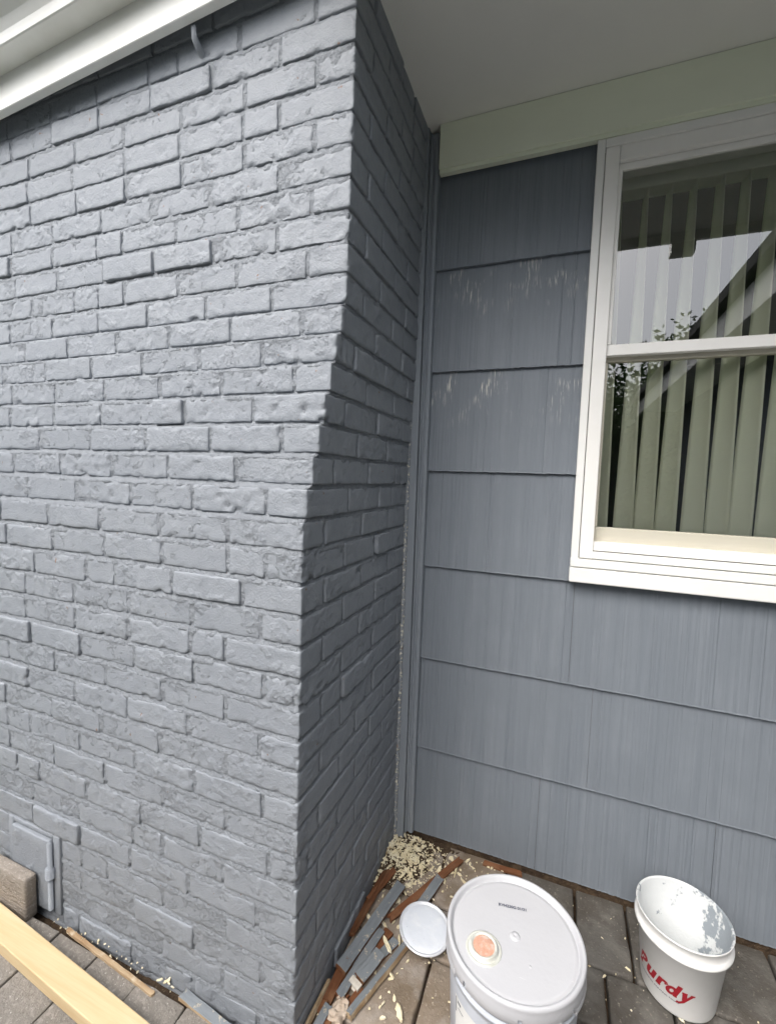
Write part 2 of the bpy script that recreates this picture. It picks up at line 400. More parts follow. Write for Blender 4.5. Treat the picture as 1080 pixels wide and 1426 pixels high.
core = MB().box(-1.52, -.02, -.55, .03, -.06, 2.64); core.make('core', M_MORTAR, chimney)

# cleanout door low on the front face
cd = thing('cleanout_door', 'small grey painted ash cleanout door low on the brick chimney', 'door', (-.95, -.75, .01))
fr = MB(); y = -.742
fr.box(-.868, -.838, y-.006, y+.012, .012, .270, .003).box(-1.085, -1.060, y-.006, y+.012, .012, .270, .003).box(-1.0595, -.8685, y-.006, y+.012, .256, .2705, .003)
fr.make('door_frame', M_BRICK, cd, smooth=True)
v, f = rbox([-1.055, -.874], [y-.015, y+.012], [.02, .253], .004, 8, 1, 8)
dp = obj('door_panel', [Vector((p.x, p.y+.0015*nse(p, 20), p.z)) for p in v], f, M_BRICK, cd, smooth=True)
hp = MB()
for (za, zb, rr) in ((.03, .135, .008), (.135, .168, .014), (.168, .25, .008)):
    n = 10; vv = []
    for zz in (za, zb):
        for i in range(n): a = 2*math.pi*i/n; vv.append((-.872+rr*math.cos(a), y-.012+rr*math.sin(a), zz))
    hp.add(vv, [(i, (i+1) % n, n+(i+1) % n, n+i) for i in range(n)]+[tuple(range(n)), tuple(range(n, 2*n))])
hp.make('hinge', M_BRICK, dp, smooth=True)

# bent spike high on the chimney
sp = MB(); pts = [(-.425, -.585, 2.515), (-.424, -.602, 2.520), (-.423, -.622, 2.535), (-.421, -.628, 2.56), (-.418, -.612, 2.585), (-.418, -.600, 2.60)]
n = 8
for i, p in enumerate(pts):
    rr = .0085-.0008*i
    for a in range(n): t = 2*math.pi*a/n; sp.v.append(Vector((p[0]+rr*1.3*math.cos(t), p[1]+rr*.5*math.sin(t), p[2]+rr*.9*math.sin(t))))
for i in range(len(pts)-1):
    for a in range(n): sp.f.append((i*n+a, i*n+(a+1) % n, (i+1)*n+(a+1) % n, (i+1)*n+a))
sp.f += [tuple(range(n)), tuple(range((len(pts)-1)*n, len(pts)*n))]
o = sp.make('wall_spike', M_BRICK, smooth=True, origin=(-.42, -.6, 2.5)); tag(o, 'bent metal spike stuck in the brick just under the gutter', 'spike')

# ------------------------------------------------------------------ siding wall
wall = thing('siding_wall', 'blue-grey house wall of wide striated shake siding around the window', 'wall', (.9, 0, 0))
BUTT = [2.503, 2.148, 1.793, 1.438, 1.083, .729, .374, .028]
TRIMX = .0735; CAS = .588; XR = 2.15
def shake(x0, x1, zb, zt, seed, m):
    """one shake panel: grooved face, thick butt at the foot, thin at the head"""
    r = random.Random(seed); xs = [x0]
    while xs[-1] < x1-.004: xs.append(min(xs[-1]+r.uniform(.0022, .0075), x1))
    if xs[-1] < x1: xs[-1] = x1
    v = []; f = []
    hh = zt-zb
    for x in xs:
        d = r.uniform(0, .0011)+(.0012 if r.random() < .08 else 0); wv = .0012*nse((x, zb, 0), 5, seed)
        dz = r.uniform(-.0012, .0012)
        v += [(x, .010+d, zb+dz), (x, d*.6-.001+wv, zb+dz+.0008), (x, d+wv, zb+dz+.004), (x, .0125+d, zt)]
    for i in range(len(xs)-1):
        for j in range(3): f.append((4*i+j, 4*i+4+j, 4*i+5+j, 4*i+1+j))
    n = len(xs)-1
    f += [(0, 1, 2, 3), (4*n+3, 4*n+2, 4*n+1, 4*n)]
    return obj('shake_panel', v, f, m, wall, origin=((x0+x1)/2, 0, zb))
G = .0012
shakes = []
for i, (zb, zt) in enumerate(zip(BUTT[1:], BUTT[:-1])):
    top = zt+.02
    if i == 0: top = 2.50
    if i <= 3: segs = [(TRIMX, CAS), (2.0, XR)]
    elif i == 4: segs = [(TRIMX, .595), (.595, 1.62), (1.62, XR)]
    elif i == 5: segs = [(TRIMX, .673), (.673, 1.75), (1.75, XR)]
    else: segs = [(TRIMX, .524), (.524, 1.046), (1.046, XR)]
    for j, (a, b) in enumerate(segs):
        if i == 3: tp = top
        shake(a+(G if j else 0), b, zb, top, 900+i*10+j, M_SIDING_W if (i in (1, 2) and j == 0) else M_SIDING)
sh = MB().box(.03, CAS+.02, .0145, .03, 0, 2.62).box(CAS+.02, 2.0, .0145, .03, 0, 1.10).box(CAS+.02, 2.0, .0145, .03, 2.43, 2.62).box(2.0, XR, .0145, .03, 0, 2.62)
sh.make('sheathing', M_ROOM, wall)
MB().box(-4, -1.53, .0145, .03, 0, 2.615).make('far_siding', M_SIDING, wall)
fd = MB().box(.02, XR, .006, .0142, -.05, .03); fd.make('foundation', M_SOIL, wall)

# trim where chimney and siding meet
tr = thing('corner_trim', 'grey painted corner board with moulding between chimney and siding', 'trim', (.04, -.02, 0))
v, f = rbox([.000, .040], [-.034, .02], [-.022, 2.615], .003, 2, 1, 60)
obj('board', [Vector((p.x+.0008*nse(p, 6), p.y+.0008*nse(p, 9), p.z)) for p in v], f, M_TRIMGREY, tr, smooth=False)
prof = [(.041, .02), (.041, -.020), (.043, -.0235), (.0475, -.0245), (.0495, -.021), (.0505, -.0165), (.053, -.0155), (.060, -.020), (.066, -.021), (.0715, -.0185), (.0735, -.013), (.0735, .02)]
v, f = prism(prof, 2, .030, 2.60); obj('moulding', v, f, M_TRIMGREY, tr, smooth=False)
cb = MB(); zz = -.02; ring = []; nn = 7
while zz < 2.61:
    rr = .0065*(1+.45*nse((0, 0, zz), 60)+.35*nse((1, 0, zz), 150)); k = math.floor((Z0-zz)/COURSE); X = Xk(k)
    cx = max(.001, X*.2)+.004+.002*nse((2, 0, zz), 30)
    ring.append([(cx+rr*1.3*math.cos(a), -.036+rr*math.sin(a), zz) for a in [2*math.pi*i/nn for i in range(nn)]]); zz += .0045
for q in ring: cb.v += [Vector(p) for p in q]
for i in range(len(ring)-1):
    for a in range(nn): cb.f.append((i*nn+a, i*nn+(a+1) % nn, (i+1)*nn+(a+1) % nn, (i+1)*nn+a))
cb.make('caulk_bead', M_CAULK, tr, smooth=True)

# ------------------------------------------------------------------ eave
SOF = 2.618
o = obj('soffit', *MB().box(.0, XR+1.3, -.948, .02, SOF, SOF+.012).__dict__.values(), M_SOFFIT); tag(o, 'plain off-white soffit panel overhanging the window wall', 'soffit')
o = obj('soffit', *MB().box(-4, -1.525, -.628, .02, SOF, SOF+.012).__dict__.values(), M_SOFFIT); tag(o, 'plain off-white soffit panel on the far side of the chimney', 'soffit')
fz = thing('frieze_board', 'pale frieze board along the top of the siding under the soffit', 'trim board', (.8, -.02, 2.47))
MB().box(.078, XR+.3, -.032, -.002, 2.472, SOF-.001, .002).make('board', M_FRIEZE, fz)
MB().box(.079, XR+.3, -.024, -.004, 2.460, 2.4715).make('drip_lip', M_FRIEZE, fz)
gt = thing('gutter', 'white fascia and gutter running above the brick chimney', 'gutter', (-.6, -.66, 2.52))
def tilt(v, x0=-.75, s=.055): return [Vector((p[0], p[1], p[2]+(min(p[0], 0)-x0)*s)) for p in v]
def strip(prof, x0, x1, n=24):
    v = []; f = []; m_ = len(prof)
    for i in range(n+1):
        x = x0+(x1-x0)*i/n
        for (y, z) in prof: v.append((x, y, z))
    for i in range(n):
        for j in range(m_): f.append((i*m_+j, i*m_+(j+1) % m_, (i+1)*m_+(j+1) % m_, (i+1)*m_+j))
    f += [tuple(range(m_)), tuple(range(n*m_, n*m_+m_))[::-1]]
    return v, f
v, f = strip([(-.630, 2.545), (-.650, 2.545), (-.652, 2.547), (-.652, 2.80), (-.630, 2.80)], -2.4, .03)
obj('fascia', tilt(v), f, M_GUTTER, gt)
SH_ = -.31
v, f = strip([(-.630+SH_, 2.575), (-.652+SH_, 2.575), (-.652+SH_, 2.80), (-.630+SH_, 2.80)], .0, 3.6)
obj('fascia', v, f, M_GUTTER, gt)
obj('fascia_return', *MB().box(.0305, .052, -.94, -.6305, 2.575, 2.80).__dict__.values(), M_GUTTER, gt)
gp = [(-.6525, 2.642), (-.712, 2.638), (-.716, 2.640), (-.722, 2.662), (-.735, 2.680), (-.757, 2.692), (-.772, 2.708), (-.776, 2.735), (-.776, 2.752), (-.770, 2.754), (-.764, 2.752), (-.764, 2.742), (-.6525, 2.742)]
v, f = strip(gp, -2.4, -.10)
obj('trough', tilt(v), f, M_GUTTER, gt, smooth=False)
v, f = strip([(a+SH_, b-.02) for a, b in gp], .0, 3.6)
obj('trough', v, f, M_GUTTER, gt, smooth=False)
obj('gutter_outlet', *MB().box(.96, 1.06, -1.02, -.955, 2.53, 2.63).__dict__.values(), M_GUTTER, gt)
rf = prism([(-.80, 2.805), (3.2, 4.2), (3.2, 4.28), (-.80, 2.87)], 0, -2.6, 3.8)
o = obj('roof', *rf, M_SHINGLE); tag(o, 'dark shingle roof slope above the gutter', 'roof')

# ------------------------------------------------------------------ window
WX0, WX1 = .577, 2.03
win = thing('window', 'white double-hung window set in the blue-grey siding', 'window', (1.3, 0, 1.09))
cas = thing  # (name kept free)
def part(name, m, parent, *boxes, b=.002):
    q = MB()
    for bx_ in boxes: q.box(*bx_, b)
    return q.make(name, m, parent)
c1 = part('casing', M_WHITE, win, (WX0, .600, -.022, .01, 1.136, 2.459), (2.0, WX1, -.022, .01, 1.136, 2.459), (.6005, 1.9995, -.022, .01, 2.436, 2.459))
part('jamb', M_VINYL, win, (.602, .642, -.016, .05, 1.166, 2.4355), (1.96, 1.999, -.016, .05, 1.166, 2.4355))
part('head_jamb', M_VINYL, win, (.6425, 1.9595, -.014, .05, 2.392, 2.4355))
part('upper_stop', M_VINYL, win, (.643, 1.959, .002, .05, 2.372, 2.3915))
us = part('upper_sash', M_VINYL, win, (.6425, 1.9595, -.004, .022, 1.814, 1.848), (.6425, .654, -.002, .02, 1.849, 2.3715), (1.95, 1.9595, -.002, .02, 1.849, 2.3715))
obj('pane', [(.654, .012, 1.848), (1.95, .012, 1.848), (1.95, .012, 2.372), (.654, .012, 2.372)], [(0, 1, 2, 3)], M_GLASS, us)
M_CREAM = mat('cream_sash_paint', (.58, .55, .46), .45, .4, [((9, 9, 40), .4, .7, (.58, .55, .45))], [(60, .0005, 3)])
ls = part('lower_sash', M_CREAM, win, (.6425, 1.9595, .024, .05, 1.196, 1.268), (.6425, .652, .026, .048, 1.269, 1.80), (1.95, 1.9595, .026, .048, 1.269, 1.80), (.6425, 1.9595, .024, .05, 1.801, 1.835))
obj('pane', [(.652, .038, 1.268), (1.95, .038, 1.268), (1.95, .038, 1.80), (.652, .038, 1.80)], [(0, 1, 2, 3)], M_GLASS, ls)
part('inner_sill', M_VINYL, win, (.6425, 1.9595, -.010, .0235, 1.1935, 1.222))
part('sill', M_WHITE, win, (.602, 1.999, -.021, .05, 1.1675, 1.1905), (.5765, 2.031, -.031, .01, 1.1385, 1.1645), b=.003)
part('sill_core', M_ROOM, win, (.604, 1.997, -.006, .008, 1.10, 1.20), b=0)
part('apron', M_WHITE, win, (.575, 2.033, -.036, .004, 1.088, 1.1355), b=.004)
# room behind the glass
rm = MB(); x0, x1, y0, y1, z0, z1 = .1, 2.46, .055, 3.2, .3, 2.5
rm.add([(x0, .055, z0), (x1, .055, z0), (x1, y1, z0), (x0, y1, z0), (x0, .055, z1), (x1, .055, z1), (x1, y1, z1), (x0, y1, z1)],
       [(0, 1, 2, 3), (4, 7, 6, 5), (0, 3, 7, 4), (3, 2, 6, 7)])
rm.box(2.44, 2.46, .056, .25, .301, 2.499).box(2.44, 2.46, 2.6, 3.19, .301, 2.499).box(2.44, 2.46, .2505, 2.5995, .301, .6).box(2.44, 2.46, .2505, 2.5995, 2.35, 2.499)     # opening added in the unseen side wall to light the vanes
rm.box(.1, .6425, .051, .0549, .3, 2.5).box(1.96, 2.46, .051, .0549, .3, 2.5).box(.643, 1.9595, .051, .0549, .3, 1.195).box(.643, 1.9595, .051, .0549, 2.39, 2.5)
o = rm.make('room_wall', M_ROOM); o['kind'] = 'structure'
bl = thing('vertical_blind', 'cream vertical blind of hanging vanes behind the window glass', 'blind', (1.3, .12, 1.2))
MB().box(.645, 1.955, .065, .13, 2.345, 2.385, .003).make('headrail', M_VANE, bl)
for i in range(20):
    xc = .662+.0672*i+ (-.004 if i == 0 else 0)+R.uniform(-.0025, .0025)
    if xc > 1.96: break
    v = []; f = []; nz_ = 26; nw = 6; off = R.uniform(-.04, .04)
    for a in range(nz_+1):
        t = a/nz_; z = 1.235+(2.345-1.235)*t
        ang = -rad(20+64*min(1, max(0, (z-1.25)/1.1))**.8)+off*.6       # open more and more towards the headrail
        sway = .004*math.sin(i*1.7)*(1-t)
        for b_ in range(nw+1):
            s = (b_/nw-.5)*.063; bow = .0035*(1-(2*b_/nw-1)**2)
            v.append((xc+sway+s*math.cos(ang)-bow*math.sin(ang), .098+s*math.sin(ang)+bow*math.cos(ang), z))
    for a in range(nz_):
        for b_ in range(nw): q = a*(nw+1)+b_; f.append((q, q+1, q+nw+2, q+nw+1))
    o = obj('vane', v, f, M_VANE, bl, smooth=True)
    md = o.modifiers.new('solid', 'SOLIDIFY'); md.thickness = .0012

# ------------------------------------------------------------------ buckets
bk = thing('paint_bucket', 'large paint bucket with white snap-on lid and salmon-stained spout', 'bucket', (.495, -.587, 0))
cx, cy = .495, -.587
obj('tub', *lathe([(.001, .003), (.128, .003), (.132, .006), (.1445, .285), (.1445, .300), (.150, .302), (.150, .309), (.1455, .311), (.1455, .318), (.150, .320), (.150, .327), (.1455, .329), (.1465, .352)], cx, cy, 96), M_TUB, bk, smooth=True)
lidp = [(.1485, .327), (.1535, .326), (.1555, .329), (.1555, .3425), (.1555, .352), (.1545, .358), (.155, .3615), (.1540, .3665), (.1505, .369), (.1465, .368), (.1440, .364), (.1415, .3585), (.1385, .3565), (.1375, .358), (.130, .3585), (.06, .3592), (.012, .3597), (.0005, .3597)]
v, f = lathe(lidp, cx, cy, 128)
L_ = len(lidp)
# tear-strip slots cut into the skirt
f = [q for q in f if not ((q[0] // L_) % 16 in (3,) and (q[0] % L_) in (0, 1, 2))]
lid = obj('lid', [Vector((p[0], p[1], p[2]+.0012*nse(p, 12))) for p in v], f, M_PLASTIC, bk, smooth=True)
for i in range(8):
    tabs = MB()
    a0 = 2*math.pi*(i*16+5)/128; a1 = a0+.5
    if i in (2, 5): continue
    n = 10; vv = []
    for j in range(n+1):
        a = a0+(a1-a0)*j/n
        for (r_, z_) in ((.1490, .318), (.1550, .317), (.1565, .322), (.1560, .331), (.149, .332)): vv.append((cx+r_*math.cos(a), cy+r_*math.sin(a), z_))
    ff = [(j*5+k, (j+1)*5+k, (j+1)*5+(k+1) % 5, j*5+(k+1) % 5) for j in range(n) for k in range(5)]+[(0, 1, 2, 3, 4), tuple(n*5+q for q in (4, 3, 2, 1, 0))]
    tabs.add(vv, ff); tabs.make('tear_strip', M_PLASTIC, lid, smooth=False)
sx, sy_ = .434, -.644
spt = obj('spout', *lathe([(.040, .357), (.0395, .3605), (.037, .3615), (.0355, .3605), (.0345, .3595), (.0315, .3597), (.0305, .366), (.029, .3685), (.0265, .3685), (.0255, .3665), (.024, .366)], sx, sy_, 48), M_CAP, bk, smooth=True)
v, f = lathe([(.0245, .3655), (.02, .3665), (.010, .367), (.0005, .367)], sx, sy_, 40)
obj('spout_stain', [Vector((p[0], p[1], p[2]+.0012*nse(p, 80))) for p in v], f, M_SALMON, spt, smooth=True)
nb = MB(); nb.add(*lathe([(.0125, .3585), (.0105, .3618), (.006, .3638), (.0025, .3630), (.0005, .3622)], .497, -.590, 32))
nb.make('moulded_nub', M_PLASTIC, lid, smooth=True)
nb = MB(); nb.add(*lathe([(.0045, .3588), (.003, .3603), (.0005, .3605)], .534, -.644, 16)); nb.make('gate_mark', M_PLASTIC, lid, smooth=True)
def text_mesh(s, size, bold=0.0, shear=0.0):
    cu = bpy.data.curves.new('print', 'FONT'); cu.body = s; cu.size = size; cu.offset = bold; cu.shear = shear; cu.resolution_u = 3
    o = bpy.data.objects.new('print', cu); col.objects.link(o)
    dg = bpy.context.evaluated_depsgraph_get(); dg.update()
    me = bpy.data.meshes.new_from_object(o.evaluated_get(dg))
    v = [tuple(p.co) for p in me.vertices]; f = [tuple(p.vertices) for p in me.polygons]
    bpy.data.objects.remove(o); bpy.data.curves.remove(cu); bpy.data.meshes.remove(me)
    return v, f
v, f = text_mesh('KVH220G 01/21', .0105, .00018)
wd = max(p[0] for p in v); ang = rad(9); k_ = .066/wd
vv = [(.4515+(p[0]*k_)*math.cos(ang)-p[1]*math.sin(ang), -.528+(p[0]*k_)*math.sin(ang)+p[1]*math.cos(ang), .3612) for p in v]
obj('date_stamp', vv, f, M_INK, lid)
def on_cone(px, pz, cx, cy, r0, r1, h, a0, off):
    """wrap flat (along, up) onto a conical wall"""
    r = r0+(r1-r0)*pz/h+off; a = a0+px/((r0+r1)/2); return (cx+r*math.cos(a), cy+r*math.sin(a), pz)
lb = MB(); n = 12
for a in range(n+1):
    for z in (.10, .262):
        lb.v.append(Vector(on_cone(a*.13/n, z, cx, cy, .132, .1445, .285, rad(-142), .0006)))
lb.f = [(2*i, 2*i+2, 2*i+3, 2*i+1) for i in range(n)]
lbl = lb.make('label', M_LABEL, bk)
ib = MB()
for (a, b_, z0_, z1_) in ((.003, .0055, .222, .259), (.010, .022, .250, .255), (.012, .030, .238, .240)):
    vv = [on_cone(a+(b_-a)*i/4, z, cx, cy, .132, .1445, .285, rad(-142), .0011) for i in range(5) for z in (z0_, z1_)]
    ib.add(vv, [(2*i, 2*i+2, 2*i+3, 2*i+1) for i in range(4)])
ib.make('label_print', M_INK, lbl)

PX, PY, PH = .921, -.211, .230
pl = thing('open_pail', 'open white plastic pail with grey paint smears and red lettering', 'pail', (PX, PY, 0))
obj('shell', *lathe([(.0005, .004), (.084, .003), (.0885, .006), (.0905, .012), (.1065, .178), (.1095, .180), (.1165, .184), (.1170, .190), (.1120, .196), (.1095, .200), (.1115, .224), (.1150, .2265), (.1155, .229), (.1140, .2305)], PX, PY, 80), M_PAIL, pl, smooth=True)
obj('inner_wall', *lathe([(.1140, .2305), (.1115, .2300), (.1095, .226), (.089, .020), (.086, .016)], PX, PY, 80), M_PAILIN, pl, smooth=True)
v, f = lathe([(.0895, .032), (.06, .031), (.03, .0305), (.0005, .030)], PX, PY, 64)
obj('leftover_paint', [Vector((p[0], p[1], p[2]+.003*nse(p, 18))) for p in v], f, M_WETPAINT, pl, smooth=True)
# lettering as thick strokes: x along, y up (x-height 1, capital 1.45)
def stroke(pts, wd): return (pts, wd)
def arc(cx, cy, rx, ry, a0, a1, n=12): return [(cx+rx*math.cos(rad(a0+(a1-a0)*i/n)), cy+ry*math.sin(rad(a0+(a1-a0)*i/n))) for i in range(n+1)]
LET = []
def letter(x, strokes): 
    for pts, wd in strokes: LET.append(([(px+x, py) for px, py in pts], wd))
letter(0, [([(.25, .05), (.25, 1.45)], .34), ([(.0, .07), (.52, .07)], .16), ([(.0, 1.39), (.45, 1.39)], .16), (arc(.42, 1.06, .42, .33, 90, -90), .24)])
letter(1.12, [([(.2, 1.0), (.2, .35)], .30), (arc(.48, .36, .28, .26, 180, 330), .24), ([(.8, 1.0), (.8, .05)], .30), ([(.02, .95), (.3, .95)], .13), ([(.62, .95), (.9, .95)], .13), ([(.7, .06), (1.0, .06)], .13)])
letter(2.32, [([(.2, 1.0), (.2, .05)], .30), ([(.02, .95), (.3, .95)], .13), ([(.0, .06), (.45, .06)], .14), (arc(.52, .62, .32, .30, 165, 50), .22), ([(.70, .80), (.80, .72)], .26)])
letter(3.2, [(arc(.42, .5, .32, .38, 0, 360, 20), .24), ([(.78, 1.45), (.78, .05)], .30), ([(.58, 1.40), (.86, 1.40)], .13), ([(.7, .06), (1.02, .06)], .13)])
letter(4.32, [([(.18, 1.0), (.50, .12)], .28), ([(.86, 1.0), (.46, -.1), (.26, -.34), (.02, -.36)], .20), ([(-.02, .95), (.40, .95)], .13), ([(.66, .95), (1.02, .95)], .13)])
tm = MB(); SC = .0268; base_z = .066; A0 = rad(-172); SH = .34
for si, (pts, wd) in enumerate(LET):
    vs_ = []; n = len(pts)
    # resample long straight strokes so that they follow the wall
    for i, (px, py) in enumerate(pts):
        if i == 0: tx, ty = pts[1][0]-px, pts[1][1]-py
        elif i == n-1: tx, ty = px-pts[i-1][0], py-pts[i-1][1]
        else: tx, ty = pts[i+1][0]-pts[i-1][0], pts[i+1][1]-pts[i-1][1]
        l = math.hypot(tx, ty); nx2, ny2 = -ty/l*wd*.66, tx/l*wd*.66
        for s in (1, -1):
            ux, uy = px+nx2*s, py+ny2*s
            vs_.append(on_cone((ux+SH*uy)*SC*1.02, base_z+uy*SC, PX, PY, .0893, .1065, .178, A0, .0006+.00006*si))
    tm.add(vs_, [(2*i, 2*i+2, 2*i+3, 2*i+1) for i in range(n-1)])
tm.make('red_lettering', M_RED, pl)
v, f = text_mesh('PROFESSIONAL PAINTING TOOLS', .0075, .0001)
wd = max(p[0] for p in v); k_ = .118/wd
obj('small_print', [on_cone(p[0]*k_+.004, .050+p[1]*.8, PX, PY, .0893, .1065, .178, A0, .0006) for p in v], f, M_INK, pl)

# loose can lid on the ground
cl = thing('paint_can_lid', 'round metal paint can lid coated in dried pale blue paint', 'lid', (.223, -.352, .0))
tl_ = Matrix.Rotation(rad(4), 3, 'X') @ Matrix.Rotation(rad(5), 3, 'Y')
def put(v): return [tl_ @ Vector((p[0], p[1], p[2])) + Vector((.223, -.354, .028)) for p in v]
v, f = lathe([(.0715, 0), (.0775, -.001), (.0795, .002), (.078, .0048), (.0745, .0052), (.0725, .003), (.0705, .001), (.0690, .001)], 0, 0, 64)
obj('rim', put(v), f, M_RIM, cl, smooth=True)
v, f = lathe([(.0692, .001), (.0665, .0022), (.05, .0022), (.02, .0024), (.0005, .0024)], 0, 0, 64)
obj('plate', put([(p[0], p[1], p[2]+.0006*nse(p, 60)) for p in v]), f, M_TIN, cl, smooth=True)

# ------------------------------------------------------------------ wood scraps
def scrap(a, b, wdt, th, z, m, label, seed, roll=0, ragged=.004, m2=None, name='wood_scrap', taper=1.0, lift=0.0, grp=None, cat='wood'):
    """a split strip of wood lying from a to b: lattice box with splintered ends; sides may show another colour"""
    r = random.Random(seed); A = Vector((*a, z)); B = Vector((*b, z+lift)); d = B-A; L = d.length
    ey = d.normalized(); ex = ey.cross(Vector((0, 0, 1))).normalized(); ez = ex.cross(ey)
    q = Matrix((ex, ey, ez)).transposed() @ Matrix.Rotation(rad(roll), 3, 'Y')
    nyy = max(6, int(L/.012))
    v, f = rbox([-wdt/2, wdt/2], [-L/2, L/2], [0, th], .0012, 3, nyy, 1)
    out = []
    for p in v:
        u = p.y/L+.5; s = 1+(taper-1)*u; e = max(0, abs(u-.5)-.44)/.06
        x = p.x*s+.0016*nse(p, 26, seed); y = p.y+ragged*e*nse((p.x*3, 0, 0), 60, seed)*(1 if u > .5 else -1)*2-ragged*e*(1 if u > .5 else -1)
        zz_ = p.z+.0008*nse(p, 40, seed+3)
        out.append((x, y, zz_))
    th_ = thing(name, label, cat, (A+B)/2, grp)
    mid = (A+B)/2
    top = []; oth = []
    for fc in f:
        c = sum((Vector(v[i]) for i in fc), Vector())/len(fc)
        (top if (c.z > th*.9 and abs(c.y) < L*.49) else oth).append(fc)
    def sub(fs):
        ids = sorted({i for q_ in fs for i in q_}); mp = {i: n for n, i in enumerate(ids)}
        return [out[i] for i in ids], [tuple(mp[i] for i in q_) for q_ in fs]
    def add(nm, fs, mm):
        vv, ff = sub(fs)
        me = bpy.data.meshes.new(nm); me.from_pydata([tuple(p) for p in vv], [], ff); me.materials.append(mm); me.update()
        o_ = bpy.data.objects.new(nm, me); col.objects.link(o_); o_.parent = th_; o_.matrix_local = q.to_4x4(); WL[o_] = mid
        return o_
    if m2 is None:
        add('strip', top+oth, m)
    else:
        add('painted_face', top, m); add('bare_wood', oth, m2)
    return th_
G_, B_, T_ = M_WOODG, M_WOODB, M_WOODT
scrap((.036, -.563), (.106, -.240), .034, .014, .022, G_, 'long grey painted wood strip lying over brown strips beside the chimney', 1, 10, m2=B_)
scrap((.058, -.615), (.098, -.395), .024, .014, .006, G_, 'narrow grey strip with brown edge tucked under the long grey strip', 2, 4, m2=B_)
scrap((.090, -.556), (.121, -.460), .034, .014, .010, G_, 'short grey wood block with a torn white end', 3, 8, m2=B_)
scrap((.083, -.578), (.0895, -.556), .033, .015, .009, mat('torn_white_end', (.66, .62, .55), .8, .2, [(60, .4, .7, (.5, .45, .38))], [(90, .004, 4)]), 'torn pale fibre end of the short grey wood block', 33, 8, ragged=.006)
scrap((.102, -.641), (.186, -.405), .020, .016, .004, G_, 'long splintered strip with pale torn edges on the paver', 4, -14, m2=T_, taper=.8)
scrap((.018, -.455), (.040, -.195), .032, .010, .010, B_, 'bare brown wood strip leaning against the chimney foot', 5, -35)
scrap((.016, -.705), (.018, -.578), .010, .012, .006, T_, 'thin tan splinter against the chimney foot', 6, -20)
scrap((.035, -.720), (.043, -.632), .022, .012, .006, G_, 'stubby grey wood piece beyond the fibre chunk', 7, 6, m2=B_)
scrap((.034, -.632), (.034, -.545), .026, .012, .004, B_, 'short bare brown piece under the grey strips', 8, 5)
scrap((.104, -.358), (.271, -.041), .022, .012, .006, B_, 'long reddish brown stick running out from under the can lid', 9, 12)
scrap((.158, -.372), (.221, -.148), .030, .009, .0075, G_, 'grey painted strip lying on the reddish brown stick under the can lid', 10, 4, m2=B_, lift=.004)
scrap((.080, -.640), (.110, -.560), .020, .010, .002, B_, 'brown wood splinter under the short grey block', 11, 0)
scrap((.345, -.016), (.487, -.010), .018, .010, -.001, B_, 'reddish brown splinter at the foot of the siding', 12, 10)
scrap((-.400, -.789), (-.790, -.762), .011, .010, -.002, T_, 'thin tan lath edging the dirt gap before the chimney', 13, 0)
scrap((-.160, -.776), (-.338, -.757), .024, .014, -.004, G_, 'grey painted batten with white end lying against the chimney foot', 14, 0, m2=T_)
scrap((.060, -.560), (.120, -.380), .030, .008, .001, B_, 'wide bare brown strip half hidden below the grey strips', 41, 3)
scrap((.022, -.660), (.050, -.520), .018, .010, .002, B_, 'dark brown splinter pressed along the chimney foot', 42, -8)
scrap((.050, -.690), (.075, -.585), .016, .008, .002, B_, 'brown splinter beside the lumpy tan chunk', 43, 4)
scrap((.118, -.470), (.150, -.400), .026, .008, .002, G_, 'small grey chip of board between shavings and splintered strip', 44, 5, m2=B_)
scrap((.020, -.330), (.062, -.180), .020, .008, .012, B_, 'brown stick poking out of the flake heap', 45, 10)
# fibre chunk
v, f = rbox([-.017, .017], [-.028, .028], [0, .020], .005, 12, 18, 7)
v = [(p.x*(1+.5*nse(p, 40, 3))+.006*nse(p, 110, 4)+.072, p.y*(1+.25*nse(p, 50, 5))+.006*nse(p, 120, 6)-.634, max(.001, p.z+.007*nse(p, 60, 9)+.005*nse(p, 150, 2))) for p in v]
o = obj('fibre_chunk', v, f, mat('tan_fibre', (.46, .37, .29), .85, .2, [(50, .4, .7, (.56, .48, .40)), (30, .6, .75, (.30, .20, .13))], [(120, .004, 4)]), smooth=True, origin=(.072, -.634, 0)); tag(o, 'lumpy pale tan chunk among the wood scraps', 'chunk')
# soil heap in the corner, and the flakes strewn over it
hp_ = MB(); n = 34
for i in range(n+1):
    for j in range(n+1):
        x = -.005+.30*i/n; y = -.34+.365*j/n
        h = .030*math.exp(-((x-.05)/.11)**2-((y+.10)/.12)**2)+.012*math.exp(-((x-.2)/.12)**2-((y-.01)/.05)**2)-.012
        hp_.v.append(Vector((x, y, h+.005*nse((x, y, 0), 40)+.004*nse((x, y, 1), 110))))
hp_.f = [(i*(n+1)+j, (i+1)*(n+1)+j, (i+1)*(n+1)+j+1, i*(n+1)+j+1) for i in range(n) for j in range(n)]
o = hp_.make('soil_heap', M_SOIL, smooth=True); o['kind'] = 'stuff'; tag(o, 'dark crumbly soil piled in the corner at the chimney foot', 'soil')
def heap_z(x, y):
    h = .030*math.exp(-((x-.05)/.11)**2-((y+.10)/.12)**2)+.012*math.exp(-((x-.2)/.12)**2-((y-.01)/.05)**2)-.012
    return max(h, 0)
